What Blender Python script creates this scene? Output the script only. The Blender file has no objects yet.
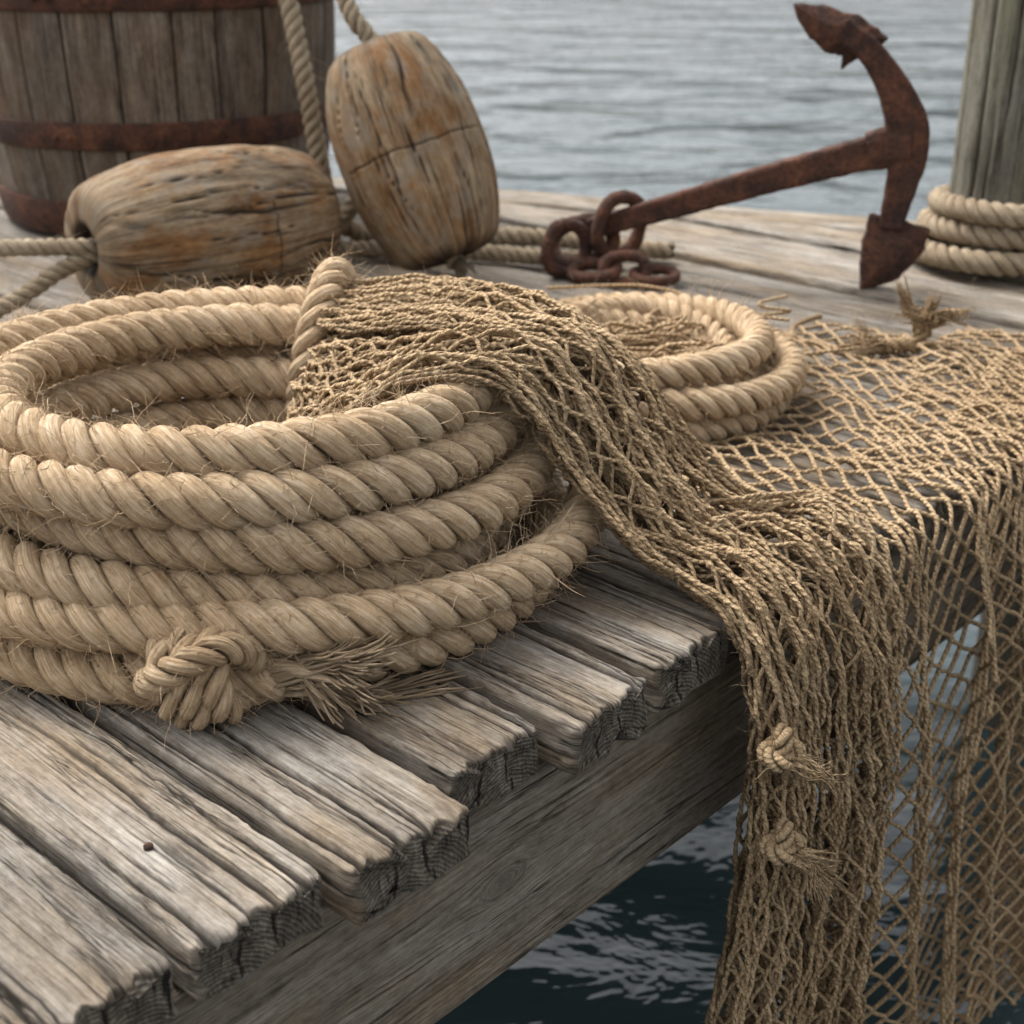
import bpy, math, numpy as np
from mathutils import Vector, Matrix
rng=np.random.default_rng(7)
# ---------------------------------------------------------------- helpers
TAB=rng.random((256,256))
def vn(x,y,seed=0):
    x=np.asarray(x,float)+seed*17.31; y=np.asarray(y,float)+seed*9.77
    x,y=np.broadcast_arrays(x,y)
    xi=np.floor(x).astype(int); yi=np.floor(y).astype(int)
    fx=x-xi; fy=y-yi; fx=fx*fx*(3-2*fx); fy=fy*fy*(3-2*fy)
    a=TAB[xi&255,yi&255]; b=TAB[(xi+1)&255,yi&255]; c=TAB[xi&255,(yi+1)&255]; d=TAB[(xi+1)&255,(yi+1)&255]
    return (a*(1-fx)+b*fx)*(1-fy)+(c*(1-fx)+d*fx)*fy
def fbm(x,y,seed=0,o=3):
    s=0;a=.5;t=0
    for k in range(o):
        s=s+a*vn(x*2**k,y*2**k,seed+k*3); t+=a; a*=.5
    return s/t
def norm(v): return v/np.maximum(np.linalg.norm(v,axis=-1,keepdims=True),1e-9)
class MB:
    def __init__(s): s.V=[];s.F=[];s.U=[];s.C=[];s.M=[];s.n=0
    def add(s,V,F,U,C=None,mi=0):
        V=np.asarray(V,float).reshape(-1,3)
        s.V.append(V); s.F.append(np.asarray(F)+s.n); s.U.append(np.asarray(U,float))
        s.C.append(np.zeros(len(V)) if C is None else np.asarray(C,float).ravel()); s.M.append(np.full(len(F),mi)); s.n+=len(V)
    def grid(s,V,uu,vv,C=None,mi=0,wrap=True,flip=False):
        n,m=V.shape[:2]
        i=np.arange(n-1)[:,None]; j=np.arange(m if wrap else m-1)[None,:]
        j2=(j+1)%m
        a=i*m+j; b=i*m+j2; c=(i+1)*m+j2; d=(i+1)*m+j
        F=np.stack([a,b,c,d],-1).reshape(-1,4)
        if uu.ndim==1: uu=np.broadcast_to(uu,(n,len(uu)))
        if vv.ndim==1: vv=np.broadcast_to(vv[:,None],(n,uu.shape[1]))
        jj=np.broadcast_to(j,(n-1,j.shape[1])); ii=np.broadcast_to(i,(n-1,j.shape[1]))
        U=np.stack([np.stack([uu[ii,jj],vv[ii,jj]],-1),np.stack([uu[ii,jj+1],vv[ii,jj+1]],-1),
            np.stack([uu[ii+1,jj+1],vv[ii+1,jj+1]],-1),np.stack([uu[ii+1,jj],vv[ii+1,jj]],-1)],2).reshape(-1,4,2)
        if flip: F=F[:,::-1]; U=U[:,::-1]
        s.add(V,F,U,C,mi)
    def build(s,name,mats,parent=None,matrix=None,smooth=True):
        V=np.concatenate(s.V);F=np.concatenate(s.F);U=np.concatenate(s.U);C=np.concatenate(s.C);M=np.concatenate(s.M)
        me=bpy.data.meshes.new(name)
        me.vertices.add(len(V)); me.vertices.foreach_set('co',V.astype(np.float32).ravel())
        me.loops.add(F.size); me.loops.foreach_set('vertex_index',F.astype(np.int32).ravel())
        me.polygons.add(len(F)); me.polygons.foreach_set('loop_start',(np.arange(len(F))*4).astype(np.int32))
        me.polygons.foreach_set('material_index',M.astype(np.int32))
        me.update(calc_edges=True)
        uv=me.uv_layers.new(name='UVMap'); uv.data.foreach_set('uv',U.astype(np.float32).ravel())
        at=me.attributes.new('cav','FLOAT','POINT'); at.data.foreach_set('value',C.astype(np.float32))
        me.polygons.foreach_set('use_smooth',np.full(len(F),smooth))
        me.validate()
        for m in mats: me.materials.append(m)
        ob=bpy.data.objects.new(name,me); bpy.context.collection.objects.link(ob)
        if matrix is not None: ob.matrix_world=matrix
        if parent is not None: ob.parent=parent
        return ob
def empty(name):
    e=bpy.data.objects.new(name,None); bpy.context.collection.objects.link(e); return e
def catmull(P,n=24):
    P=np.asarray(P,float); Q=np.vstack([2*P[0]-P[1],P,2*P[-1]-P[-2]]); out=[]
    t=np.linspace(0,1,n,endpoint=False)[:,None]
    for i in range(1,len(Q)-2):
        a,b,c,d=Q[i-1],Q[i],Q[i+1],Q[i+2]
        out.append(.5*((2*b)+(c-a)*t+(2*a-5*b+4*c-d)*t*t+(3*b-a-3*c+d)*t**3))
    out.append(P[-1:]); return np.vstack(out)
def resample(P,ds):
    L=np.r_[0,np.cumsum(np.linalg.norm(np.diff(P[:,:3],axis=0),axis=1))]
    n=max(3,int(L[-1]/ds)); t=np.linspace(0,L[-1],n)
    return np.stack([np.interp(t,L,P[:,k]) for k in range(P.shape[1])],1),t
def transport(P):
    T=norm(np.gradient(P,axis=0)); N=np.zeros_like(P)
    a=np.cross(T[0],[0.1,0.2,1.0]); n=a/np.linalg.norm(a)
    for i in range(len(P)):
        n=n-T[i]*(n@T[i]); n=n/math.sqrt(n@n); N[i]=n
    return T,N,np.cross(T,N)
def tube(mb,P,r,sides=8,mi=0,ref=None,v0=0,capped=True,cav=None):
    P=np.asarray(P,float); r=np.broadcast_to(np.asarray(r,float),(len(P),)).copy()
    if ref is None: T,N,B=transport(P)
    else:
        T=norm(np.gradient(P,axis=0)); N=norm(np.cross(T,ref)); B=np.cross(T,N)
    L=np.r_[0,np.cumsum(np.linalg.norm(np.diff(P,axis=0),axis=1))]+v0
    if capped:
        P=np.vstack([P[:1],P,P[-1:]]);N=np.vstack([N[:1],N,N[-1:]]);B=np.vstack([B[:1],B,B[-1:]]);r=np.r_[r[0]*.02,r,r[-1]*.02];L=np.r_[L[0],L,L[-1]]
        if cav is not None: cav=np.r_[cav[0],cav,cav[-1]]
    a=np.linspace(0,2*np.pi,sides,endpoint=False)
    V=P[:,None]+r[:,None,None]*(N[:,None]*np.cos(a)[None,:,None]+B[:,None]*np.sin(a)[None,:,None])
    C=None if cav is None else np.repeat(cav[:,None],sides,1)
    mb.grid(V,np.linspace(0,1,sides+1),L,C=C,mi=mi)
def hairs(mb,base,dirs,length,r,curl=.5,grav=0.,mi=0,K=6,sides=3):
    H=len(base); dirs=norm(dirs); length=np.broadcast_to(length,(H,)); r=np.broadcast_to(r,(H,))
    c1=norm(rng.normal(size=(H,3)))*curl; c2=norm(rng.normal(size=(H,3)))*curl*.4
    t=np.linspace(0,1,K)[None,:,None]
    P=base[:,None]+length[:,None,None]*(dirs[:,None]*t+c1[:,None]*t*t+c2[:,None]*np.sin(t*6)*t)
    P[...,2]-=grav*length[:,None]*(t[...,0]**2)
    a0=norm(np.cross(dirs,rng.normal(size=(H,3)))); b0=np.cross(dirs,a0)
    an=np.linspace(0,2*np.pi,sides,endpoint=False)
    rr=r[:,None]*(1-.7*np.linspace(0,1,K)[None]**2)
    V=P[:,:,None]+rr[:,:,None,None]*(a0[:,None,None]*np.cos(an)[None,None,:,None]+b0[:,None,None]*np.sin(an)[None,None,:,None])
    base_i=(np.arange(H)*K*sides)[:,None,None]; i=np.arange(K-1)[None,:,None]; j=np.arange(sides)[None,None,:]
    A=base_i+i*sides+j; Bq=base_i+i*sides+(j+1)%sides; Cq=Bq+sides; D=A+sides
    F=np.stack([A,Bq,Cq,D],-1).reshape(-1,4)
    z=np.zeros((len(F),4,2)); z[:,2:,1]=.01; z[...,0]+=rng.random((len(F),1))*.2
    mb.add(V.reshape(-1,3),F,z,None,mi)
def rope(mb,ctrl,D,pitch=1.75,ds=None,sides=20,fuzz=300,dense=False,hair_r=.00044,phase=0,mi=0,endtaper=True):
    P=np.asarray(ctrl,float) if dense else catmull(ctrl)
    ds=ds or D/13
    P,L=resample(P,ds)
    T,N,B=transport(P); pit=pitch*D
    rs=.232*D; ro=.268*D
    rv=1+.04*(vn(L/.04,0*L,3)-.5)
    ang=np.linspace(0,2*np.pi,sides,endpoint=False)+np.pi
    for k in range(3):
        ph=2*np.pi*(L/pit+k/3)+phase+ .30*(vn(L/.10,0*L+k,5)-.5)
        O=N*np.cos(ph)[:,None]+B*np.sin(ph)[:,None]
        S=P+O*(ro*rv*(1+.03*(vn(L/.025,0*L+k*3,15)-.5)))[:,None]
        TS=norm(np.gradient(S,axis=0)); O2=norm(O-TS*np.sum(O*TS,1,keepdims=True)); Q=np.cross(TS,O2)
        rad=np.full(len(L),rs)*(1+.06*(vn(L/.03,0*L+k*5,8)-.5))
        if endtaper: rad[0]*=.05; rad[-1]*=.05
        u=ang
        LS=L*math.sqrt(1+(2*math.pi*ro/pit)**2)/D*.05
        lump=1+.03*(vn((ang-np.pi)[None,:]*1.4+LS[:,None]*45,LS[:,None]*30+k*9,12)-.5)
        V=S[:,None]+(rad[:,None]*lump)[...,None]*(O2[:,None]*np.cos(u)[None,:,None]+Q[:,None]*np.sin(u)[None,:,None])
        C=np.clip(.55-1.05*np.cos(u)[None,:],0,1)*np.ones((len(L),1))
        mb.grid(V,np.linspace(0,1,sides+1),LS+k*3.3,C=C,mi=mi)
    # inner heart strand closes the core
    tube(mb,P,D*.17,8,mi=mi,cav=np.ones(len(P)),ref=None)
    n=int(fuzz*L[-1])
    if n>0:
        i=rng.integers(0,len(L),n); a=rng.random(n)*2*np.pi
        O=N[i]*np.cos(a)[:,None]+B[i]*np.sin(a)[:,None]
        tang=np.cross(T[i],O)
        sg=rng.choice([-1,1],n)[:,None]
        hairs(mb,P[i]+O*D*.45,T[i]*sg*(.25+rng.random((n,1)))+O*(.2+1.2*rng.random((n,1))**2)+tang*rng.normal(size=(n,1))*.6,
              (.007+.032*rng.random(n)**2)*(D/.05)**.5,hair_r*(.6+.6*rng.random(n)),curl=.6,mi=mi)
    return P
def fray(mb,pos,d,length,spread,n=90,r=.0011,grav=.2,mi=0,base_r=.018,nb=9,floor=.004):
    pos=np.asarray(pos,float); d=norm(np.asarray(d,float))
    for b in range(nb):
        bd=norm(d+rng.normal(size=3)*spread)
        bp=pos+rng.normal(size=3)*base_r*.55
        m=max(3,n//nb); bl=length*(.6+.5*rng.random())
        base=bp+rng.normal(size=(m,3))*.0025
        K=10; t=np.linspace(0,1,K)[None,:,None]
        c1=rng.normal(size=3)*.24; c2=rng.normal(size=3)*.10
        ind=rng.normal(size=(m,3))*.045; ic=rng.normal(size=(m,3))*.08
        ln=bl*(.65+.45*rng.random((m,1,1)))
        P=base[:,None]+ln*((bd+ind)[:,None]*t+(c1+ic)[:,None]*t*t+c2[None,None]*np.sin(t*5)*t)
        P[...,2]-=grav*ln[...,0]*(t[...,0]**2)
        if pos[2]>0: P[...,2]=np.where(P[...,2]<floor+.01,floor+.01*np.exp((P[...,2]-floor-.01)/.01),P[...,2])
        for q in range(m): tube(mb,P[q],r*(.6+.7*rng.random())*(1-.5*np.linspace(0,1,K)**2),5,v0=rng.random(),ref=(.31,.22,.93),mi=mi)

# ---------------------------------------------------------------- materials
class NT:
    def __init__(s,name):
        s.m=bpy.data.materials.new(name); s.m.use_nodes=True; s.t=s.m.node_tree; s.t.nodes.clear()
        s.out=s.n('ShaderNodeOutputMaterial'); s.b=s.n('ShaderNodeBsdfPrincipled'); s.l(s.b.outputs[0],s.out.inputs[0])
    def n(s,ty,**k):
        nd=s.t.nodes.new(ty)
        for a,v in k.items(): setattr(nd,a,v)
        return nd
    def l(s,a,b): s.t.links.new(a,b)
    def val(s,sock,v):
        if isinstance(v,bpy.types.NodeSocket): s.l(v,sock)
        else: sock.default_value=v
    def math(s,op,a,b=0.,c=0.,clamp=False):
        nd=s.n('ShaderNodeMath',operation=op,use_clamp=clamp); s.val(nd.inputs[0],a); s.val(nd.inputs[1],b); s.val(nd.inputs[2],c); return nd.outputs[0]
    def mix(s,f,a,b,mode='MIX'):
        nd=s.n('ShaderNodeMix',data_type='RGBA',blend_type=mode); s.val(nd.inputs[0],f)
        for q,v in((6,a),(7,b)):
            if isinstance(v,tuple): v=(*v,1)[:4]
            s.val(nd.inputs[q],v)
        return nd.outputs[2]
    def map(s,vec,scale,loc=(0,0,0),rot=(0,0,0)):
        nd=s.n('ShaderNodeMapping'); s.l(vec,nd.inputs[0]); s.val(nd.inputs[1],loc); nd.inputs[2].default_value=rot; nd.inputs[3].default_value=scale; return nd.outputs[0]
    def noise(s,vec,scale=1,detail=5,rough=.55,dist=0.):
        nd=s.n('ShaderNodeTexNoise'); s.l(vec,nd.inputs['Vector']); nd.inputs['Scale'].default_value=scale; nd.inputs['Detail'].default_value=detail; nd.inputs['Roughness'].default_value=rough; nd.inputs['Distortion'].default_value=dist; return nd.outputs[0]
    def ramp(s,f,st):
        nd=s.n('ShaderNodeValToRGB'); s.l(f,nd.inputs[0]); e=nd.color_ramp.elements
        while len(e)<len(st): e.new(.5)
        for q,(p,c) in zip(e,st):
            q.position=p; q.color=(*c,1) if isinstance(c,tuple) else (c,c,c,1)
        return nd.outputs[0]
    def bump(s,h,strength,dist,prev=None):
        nd=s.n('ShaderNodeBump'); s.l(h,nd.inputs['Height']); nd.inputs['Strength'].default_value=strength; nd.inputs['Distance'].default_value=dist
        if prev is not None: s.l(prev,nd.inputs['Normal'])
        return nd.outputs[0]
    def tc(s,w='UV'): return s.n('ShaderNodeTexCoord').outputs[w]
    def attr(s,n='cav'): return s.n('ShaderNodeAttribute',attribute_name=n).outputs['Fac']
    def fin(s,col,rough,nrm=None,metal=0.,spec=.5):
        s.val(s.b.inputs['Base Color'],col); s.val(s.b.inputs['Roughness'],rough); s.val(s.b.inputs['Metallic'],metal); s.b.inputs['Specular IOR Level'].default_value=spec
        if nrm is not None: s.l(nrm,s.b.inputs['Normal'])
        return s.m
def wood(name,stops,patch=(.5,(.30,.24,.16)),crackdark=.9,fs=1.0,randv=.3,hair=.9,patch_scale=(2.5,9,1),patch2=None):
    t=NT(name); uv=t.tc('UV'); rnd=t.n('ShaderNodeObjectInfo').outputs['Random']
    off=t.n('ShaderNodeCombineXYZ'); t.l(t.math('MULTIPLY',rnd,37.),off.inputs[0]); t.l(t.math('MULTIPLY',rnd,11.),off.inputs[1])
    ad=t.n('ShaderNodeVectorMath',operation='ADD'); t.l(uv,ad.inputs[0]); t.l(off.outputs[0],ad.inputs[1]); uv=ad.outputs[0]
    wv=t.noise(t.map(uv,(1.8,5,1)),1,2,.45)
    sh=t.n('ShaderNodeCombineXYZ'); t.l(t.math('MULTIPLY',wv,.022),sh.inputs[1]); ad2=t.n('ShaderNodeVectorMath',operation='ADD'); t.l(uv,ad2.inputs[0]); t.l(sh.outputs[0],ad2.inputs[1]); uw=ad2.outputs[0]
    n1=t.noise(t.map(uw,(3*fs,60*fs,1)),1,8,.70); n2=t.noise(t.map(uw,(12*fs,620*fs,1)),1,6,.75); n3=t.noise(t.map(uv,patch_scale),1,6,.68)
    n4=t.noise(t.map(uw,(3.*fs,250*fs,1)),1,5,.72); n6=t.noise(t.map(uv,(70,170,1)),1,6,.75); n7=t.noise(t.map(uv,(8,22,1)),1,6,.7)
    g=t.math('ADD',t.math('MULTIPLY',n1,.13),t.math('MULTIPLY',n2,.25)); g=t.math('ADD',g,t.math('MULTIPLY',n4,.18)); g=t.math('ADD',g,t.math('MULTIPLY',n6,.18)); g=t.math('ADD',g,t.math('MULTIPLY',n7,.26))
    col=t.ramp(g,stops)
    col=t.mix(t.math('MULTIPLY',t.ramp(n3,[(.42,0.),(.62,1.)]),patch[0]),col,t.mix(1.,col,tuple(min(1,c*3.2) for c in patch[1]),'MULTIPLY'))
    if patch2: 
        n8=t.noise(t.map(uv,tuple(x*1.6 for x in patch_scale),loc=(5,3,0)),1,6,.7)
        col=t.mix(t.math('MULTIPLY',t.ramp(n8,[(.50,0.),(.60,1.)]),patch2[0]),col,patch2[1])
    hs=t.n('ShaderNodeHueSaturation'); t.l(col,hs.inputs['Color']); t.l(t.math('ADD',t.math('MULTIPLY',rnd,randv),1-randv*.5),hs.inputs['Value']); col=hs.outputs[0]
    n5=t.noise(t.map(uw,(1.3*fs,52*fs,1)),1,6,.62); msk=t.ramp(t.noise(t.map(uv,(5,26,1)),1,3,.5),[(.46,0.),(.56,1.)])
    line=t.ramp(t.math('ABSOLUTE',t.math('SUBTRACT',n5,.5)),[(.002,1.),(.009,0.)])
    line=t.math('MULTIPLY',line,msk)
    fine=t.math('SUBTRACT',1,t.ramp(n4,[(.32,0.),(.39,1.)]))
    dk_=t.math('MAXIMUM',t.math('MULTIPLY',line,hair),t.math('MULTIPLY',fine,.7*hair))
    col=t.mix(dk_,col,(.028,.022,.017))
    cv=t.math('MULTIPLY',t.ramp(t.attr(),[(.12,0.),(.7,1.)]),crackdark)
    col=t.mix(cv,col,(.018,.014,.011))
    hgt=t.math('SUBTRACT',t.math('MULTIPLY',g,1.5),t.math('MULTIPLY',dk_,.45))
    nr=t.bump(hgt,1.,.0036)
    return t.fin(col,t.math('ADD',.72,t.math('MULTIPLY',n1,.2)),nr,spec=.2)
M_deck=wood('weathered_deck_wood',[(.40,(.048,.040,.033)),(.46,(.125,.108,.088)),(.52,(.225,.203,.174)),(.60,(.37,.345,.305))],(.85,(.285,.235,.175)),randv=.45)
M_beam=wood('beam_wood',[(.40,(.050,.041,.033)),(.46,(.135,.113,.088)),(.52,(.235,.205,.165)),(.60,(.36,.325,.275))],(.8,(.285,.24,.185)),fs=.8,randv=.1)
M_post=wood('post_wood',[(.40,(.045,.040,.030)),(.46,(.10,.092,.072)),(.52,(.16,.15,.122)),(.60,(.24,.228,.19))],(.7,(.25,.25,.20)),fs=.8,randv=.05)
M_barrel=wood('barrel_stave_wood',[(.40,(.030,.023,.018)),(.46,(.10,.080,.062)),(.52,(.19,.157,.125)),(.60,(.32,.28,.235))],(.8,(.23,.17,.12)),fs=.8,randv=.05)
M_float=wood('float_wood',[(.39,(.040,.026,.015)),(.45,(.135,.092,.054)),(.52,(.26,.19,.117)),(.61,(.42,.34,.235))],(.95,(.245,.165,.100)),fs=.6,randv=.12,patch_scale=(8,11,1),hair=1.,patch2=(.6,(.22,.19,.148)))
def endgrain():
    t=NT('end_grain_wood'); o=t.tc('Object'); rnd=t.n('ShaderNodeObjectInfo').outputs['Random']
    m=t.n('ShaderNodeMapping'); t.l(o,m.inputs[0]); cx=t.n('ShaderNodeCombineXYZ'); t.l(t.math('MULTIPLY_ADD',rnd,.1,-.05),cx.inputs[1]); cx.inputs[2].default_value=.09; t.l(cx.outputs[0],m.inputs[1]); m.inputs[3].default_value=(.15,1,1)
    w=t.n('ShaderNodeTexWave',wave_type='RINGS',rings_direction='X'); t.l(m.outputs[0],w.inputs[0]); w.inputs['Scale'].default_value=80; w.inputs['Distortion'].default_value=3.5; w.inputs['Detail'].default_value=4; w.inputs['Detail Scale'].default_value=1.2
    n=t.noise(o,45,8,.7); n2=t.noise(t.map(o,(20,300,60)),1,5,.65); n3=t.noise(o,400,3,.7)
    g=t.math('ADD',t.math('MULTIPLY',w.outputs[1],.10),t.math('ADD',t.math('MULTIPLY',n,.45),t.math('MULTIPLY',n2,.3))); g=t.math('ADD',g,t.math('MULTIPLY',n3,.15))
    col=t.ramp(g,[(.38,(.032,.026,.021)),(.52,(.12,.10,.078)),(.68,(.28,.245,.20))])
    crk=t.ramp(t.noise(t.map(o,(3,90,22)),1,4,.65,.5),[(.36,1.),(.42,0.)])
    col=t.mix(t.math('MULTIPLY',crk,.9),col,(.012,.010,.008))
    nr=t.bump(t.math('SUBTRACT',g,t.math('MULTIPLY',crk,.6)),1.,.008)
    return t.fin(col,.92,nr,spec=.15)
M_end=endgrain()
def ropemat(name,cols,cord=False,dark=.9):
    t=NT(name); uv=t.tc('UV'); sp=t.n('ShaderNodeSeparateXYZ'); t.l(uv,sp.inputs[0]); u,v=sp.outputs[0],sp.outputs[1]
    if cord:
        ph=t.math('ADD',t.math('MULTIPLY',u,2*2*math.pi),t.math('MULTIPLY',v,2*math.pi/.009))
        st=t.math('SINE',ph); fib=t.noise(t.map(uv,(5,500,1)),1,3,.6)
    else:
        uu=t.math('ADD',u,t.math('MULTIPLY',v,5.0))
        st=t.math('SINE',t.math('MULTIPLY',uu,9*2*math.pi))
        cx=t.n('ShaderNodeCombineXYZ'); t.l(t.math('MULTIPLY',uu,32.),cx.inputs[0]); t.l(t.math('MULTIPLY',v,34.),cx.inputs[1]); fib=t.noise(cx.outputs[0],1,7,.78,.3)
    big=t.noise(t.tc('Object'),9,3,.55); med=t.noise(t.tc('Object'),70,5,.7)
    f=t.math('ADD',t.math('MULTIPLY',fib,.62),t.math('ADD',t.math('MULTIPLY',med,.18),t.math('MULTIPLY',big,.2)))
    if not cord: f=t.math('ADD',f,t.math('MULTIPLY',st,.018))
    col=t.ramp(f,[(.37,cols[0]),(.50,cols[1]),(.63,cols[2])])
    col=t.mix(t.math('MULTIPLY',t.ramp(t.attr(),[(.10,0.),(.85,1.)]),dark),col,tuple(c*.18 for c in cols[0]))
    h=t.math('ADD',t.math('MULTIPLY',st,.25 if not cord else .5),t.math('MULTIPLY',fib,1.4))
    nr=t.bump(h,1.,.0026 if not cord else .0014)
    return t.fin(col,.88,nr,spec=.15)
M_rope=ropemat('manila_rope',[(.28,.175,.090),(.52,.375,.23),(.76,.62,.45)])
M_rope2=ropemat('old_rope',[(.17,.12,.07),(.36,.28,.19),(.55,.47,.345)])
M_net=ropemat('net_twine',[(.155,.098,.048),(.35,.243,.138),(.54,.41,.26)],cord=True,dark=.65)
def rust():
    t=NT('rusty_iron'); o=t.tc('Object'); n=t.noise(o,16,10,.7,.4); n2=t.noise(o,130,6,.75); n3=t.noise(o,5,3,.5)
    col=t.ramp(t.math('ADD',t.math('MULTIPLY',n,.6),t.math('MULTIPLY',n2,.4)),[(.38,(.020,.011,.009)),(.48,(.075,.032,.02)),(.56,(.16,.060,.03)),(.68,(.30,.145,.075))])
    col=t.mix(t.math('MULTIPLY',n3,.45),col,(.05,.032,.027))
    nr=t.bump(t.math('ADD',n,t.math('MULTIPLY',n2,.8)),1.,.010)
    return t.fin(col,.78,nr,metal=.1,spec=.3)
M_rust=rust()
def watermat():
    t=NT('sea_water'); g=t.n('ShaderNodeNewGeometry').outputs['Position']
    a=t.noise(t.map(g,(.7,1.2,1),rot=(0,0,.25)),1,3,.5,.4); b=t.noise(t.map(g,(2.8,4.8,1),rot=(0,0,-.3)),1,4,.6,.3); c=t.noise(t.map(g,(.12,.2,1)),1,2,.5)
    nr=t.bump(a,1.,.17); nr=t.bump(b,1.,.024,nr)
    col=t.mix(c,(.020,.034,.037),(.034,.052,.056))
    t.b.inputs['IOR'].default_value=1.33
    return t.fin(col,.06,nr,spec=.5)
M_water=watermat()

# ---------------------------------------------------------------- dock frame
O=np.array([-.227,.797]); E=np.array([.681,.733]); E/=np.linalg.norm(E); NI=np.array([-E[1],E[0]])
def dk(s,d,z=0.): p=O+E*s+NI*d; return np.array([p[0],p[1],z])
def lumber(name,L,W,T,parent,matrix,seed,near=True,qres=.0013,fine_len=.75,ds=.004,rad=.005,mats=None,knots=(),ncr=6,shear=0.,amp=1.,endcr=.006,dens_all=False):
    r=np.random.default_rng(seed)
    pts=[];nm=[]
    def seg(p0,p1,n,res):
        k=max(2,int(np.hypot(p1[0]-p0[0],p1[1]-p0[1])/res))
        for i in range(k):
            t=i/k; pts.append((p0[0]+(p1[0]-p0[0])*t,p0[1]+(p1[1]-p0[1])*t)); nm.append(n)
    def arc(c,a0,k=5):
        for i in range(k):
            a=a0+(math.pi/2)*i/k; pts.append((c[0]+rad*math.cos(a),c[1]+rad*math.sin(a))); nm.append((math.cos(a),math.sin(a)))
    h=W/2; cz=.02
    seg((-h+rad,-T),(h-rad,-T),(0,-1),cz); arc((h-rad,-T+rad),-math.pi/2)
    seg((h,-T+rad),(h,-rad),(1,0),qres*1.5 if dens_all else qres*4); arc((h-rad,-rad),0)
    seg((h-rad,0),(-h+rad,0),(0,1),qres if not dens_all else .02); arc((-h+rad,-rad),math.pi/2)
    seg((-h,-rad),(-h,-T+rad),(-1,0),qres if dens_all else qres*2.2); arc((-h+rad,-T+rad),math.pi)
    pts=np.array(pts);nm=np.array(nm); m=len(pts)
    q=np.r_[0,np.cumsum(np.linalg.norm(np.diff(np.vstack([pts,pts[:1]]),axis=0),axis=1))]
    qt0=(W-2*rad)+(T-2*rad)+math.pi*rad
    xs=[0,.0006,.002,.004,.007,.011]
    x=.014
    while x<L-.02:
        xs.append(x); x+= ds if x<fine_len else (ds*4 if x<fine_len*2 else .05)
    xs+= [L-.012,L-.004,L]
    xs=np.array(xs); X=xs[:,None]; Q=q[None,:m]
    Qw=Q+0*X; kn=np.zeros_like(Qw)
    for (kx,kq,ka) in knots:
        dx=(X-kx)/2.2; dq=Q-kq; rr=np.sqrt(dx*dx+dq*dq)
        w=dq*(1-np.clip(ka*ka/np.maximum(rr,ka)**2,0,1)*np.exp(-(rr/(ka*5))**2))-dq
        Qw=Qw+w; ins=rr<ka; Qw=np.where(ins,kq+rr*1.0,Qw)
        rn=rr+.5*ka*(fbm(X*60,Q*60,seed+2,3)-.5)
        kn=np.maximum(kn,np.exp(-((rn-ka)/(.0030))**2)*.40*fbm(X*90,Q*90,seed,2)*1.4+np.clip((ka-rn)/ka*2,0,1)*.34)
    ridge=1-np.abs(2*fbm(Qw/.0042,X/.30,seed,3)-1.)
    d=.00035*(ridge-.8)+.0020*(fbm(Qw/.06,X/.5,seed+5,2)-.5)+.0004*(vn(Qw/.0024,X/.10,seed+9)-.5)+.0012*(fbm(Qw/.02,X/.07,seed+60,3)-.5)
    gou=np.clip(fbm(Qw/.007,X/.10,seed+40,3)-.71,0,1)*9; d=d-.003*np.clip(gou,0,1)
    cav=np.clip(gou,0,1)*.55+kn
    for k in range(ncr):
        if r.random()<.7: q0=qt0+r.random()*W if not dens_all else q[m]-rad*2-r.random()*T
        else: q0=r.random()*q[m]
        x0=0. if r.random()<.5 else r.random()*min(L,1.8)*.7; ln=.08+r.random()*.5
        big=r.random()<.20
        dep=(.008+.006*r.random()) if big else .002+.003*r.random(); wd=(.0014+.0014*r.random()) if big else .0006+.0006*r.random()
        qc=q0+.020*(fbm(X/.28,0*X,seed+k*7+1,4)-.5)+.0016*(vn(X/.010,0*X,seed+k)-.5); win=np.clip(1-np.abs(X-x0-(0 if x0==0 else ln/2))/(ln if x0==0 else ln/2),0,1)**.5
        c=np.exp(-(((Qw-qc)/(wd*(.35+win)))**2))*win
        d=d-dep*c; cav=np.maximum(cav,c)
    d=d*amp
    dist=np.minimum(X,L-X); rr=.006
    ins=np.where(dist<rr,rr-np.sqrt(np.maximum(rr*rr-(rr-np.minimum(dist,rr))**2,0)),0)*.7
    ins=ins+ .009*np.clip(fbm(Q/.012,X/.02,seed+20,3)-.45,0,1)*2*np.exp(-X/.014)
    ed=np.exp(-(np.abs(np.abs(pts[None,:,0])-h)/.004)**2)*np.exp(-(pts[None,:,1]/.006)**2)
    ins=ins+ed*.007*np.clip(fbm(X/.03,Q*0+(pts[None,:,0]>0),seed+70,4)-.42,0,1)*2
    Y=pts[None,:,0]+nm[None,:,0]*(d-ins); Z=pts[None,:,1]+nm[None,:,1]*(d-ins)
    cav=np.maximum(cav,np.exp(-X/.006)*.30+0*Q)
    er=endcr*(fbm(Y/.014,Z/.05,seed+31,4)*2-.6)+.004*(vn(Y/.05,0*Y,seed+3)-.5)*2
    XX=-(X*(1+shear*Y/L))-er*np.exp(-X/.02)
    V=np.stack([XX+0*Y,Y,Z],-1)
    mb=MB()
    n=len(xs); Qx=np.concatenate([Qw,(Qw[:,:1]*0+q[m])],1)
    i=np.arange(n-1)[:,None]; j=np.arange(m)[None,:]; j2=(j+1)%m
    F=np.stack([i*m+j,(i+1)*m+j,(i+1)*m+j2,i*m+j2],-1).reshape(-1,4)
    def g(ii,jj): return np.stack([np.broadcast_to(-xs[ii],(n-1,m)),Qx[ii,jj]],-1)
    U=np.stack([g(i,j),g(i+1,j),g(i+1,j+1),g(i,j+1)],2).reshape(-1,4,2)
    mb.add(V,F[:,::-1],U[:,::-1],cav,0)
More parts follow.
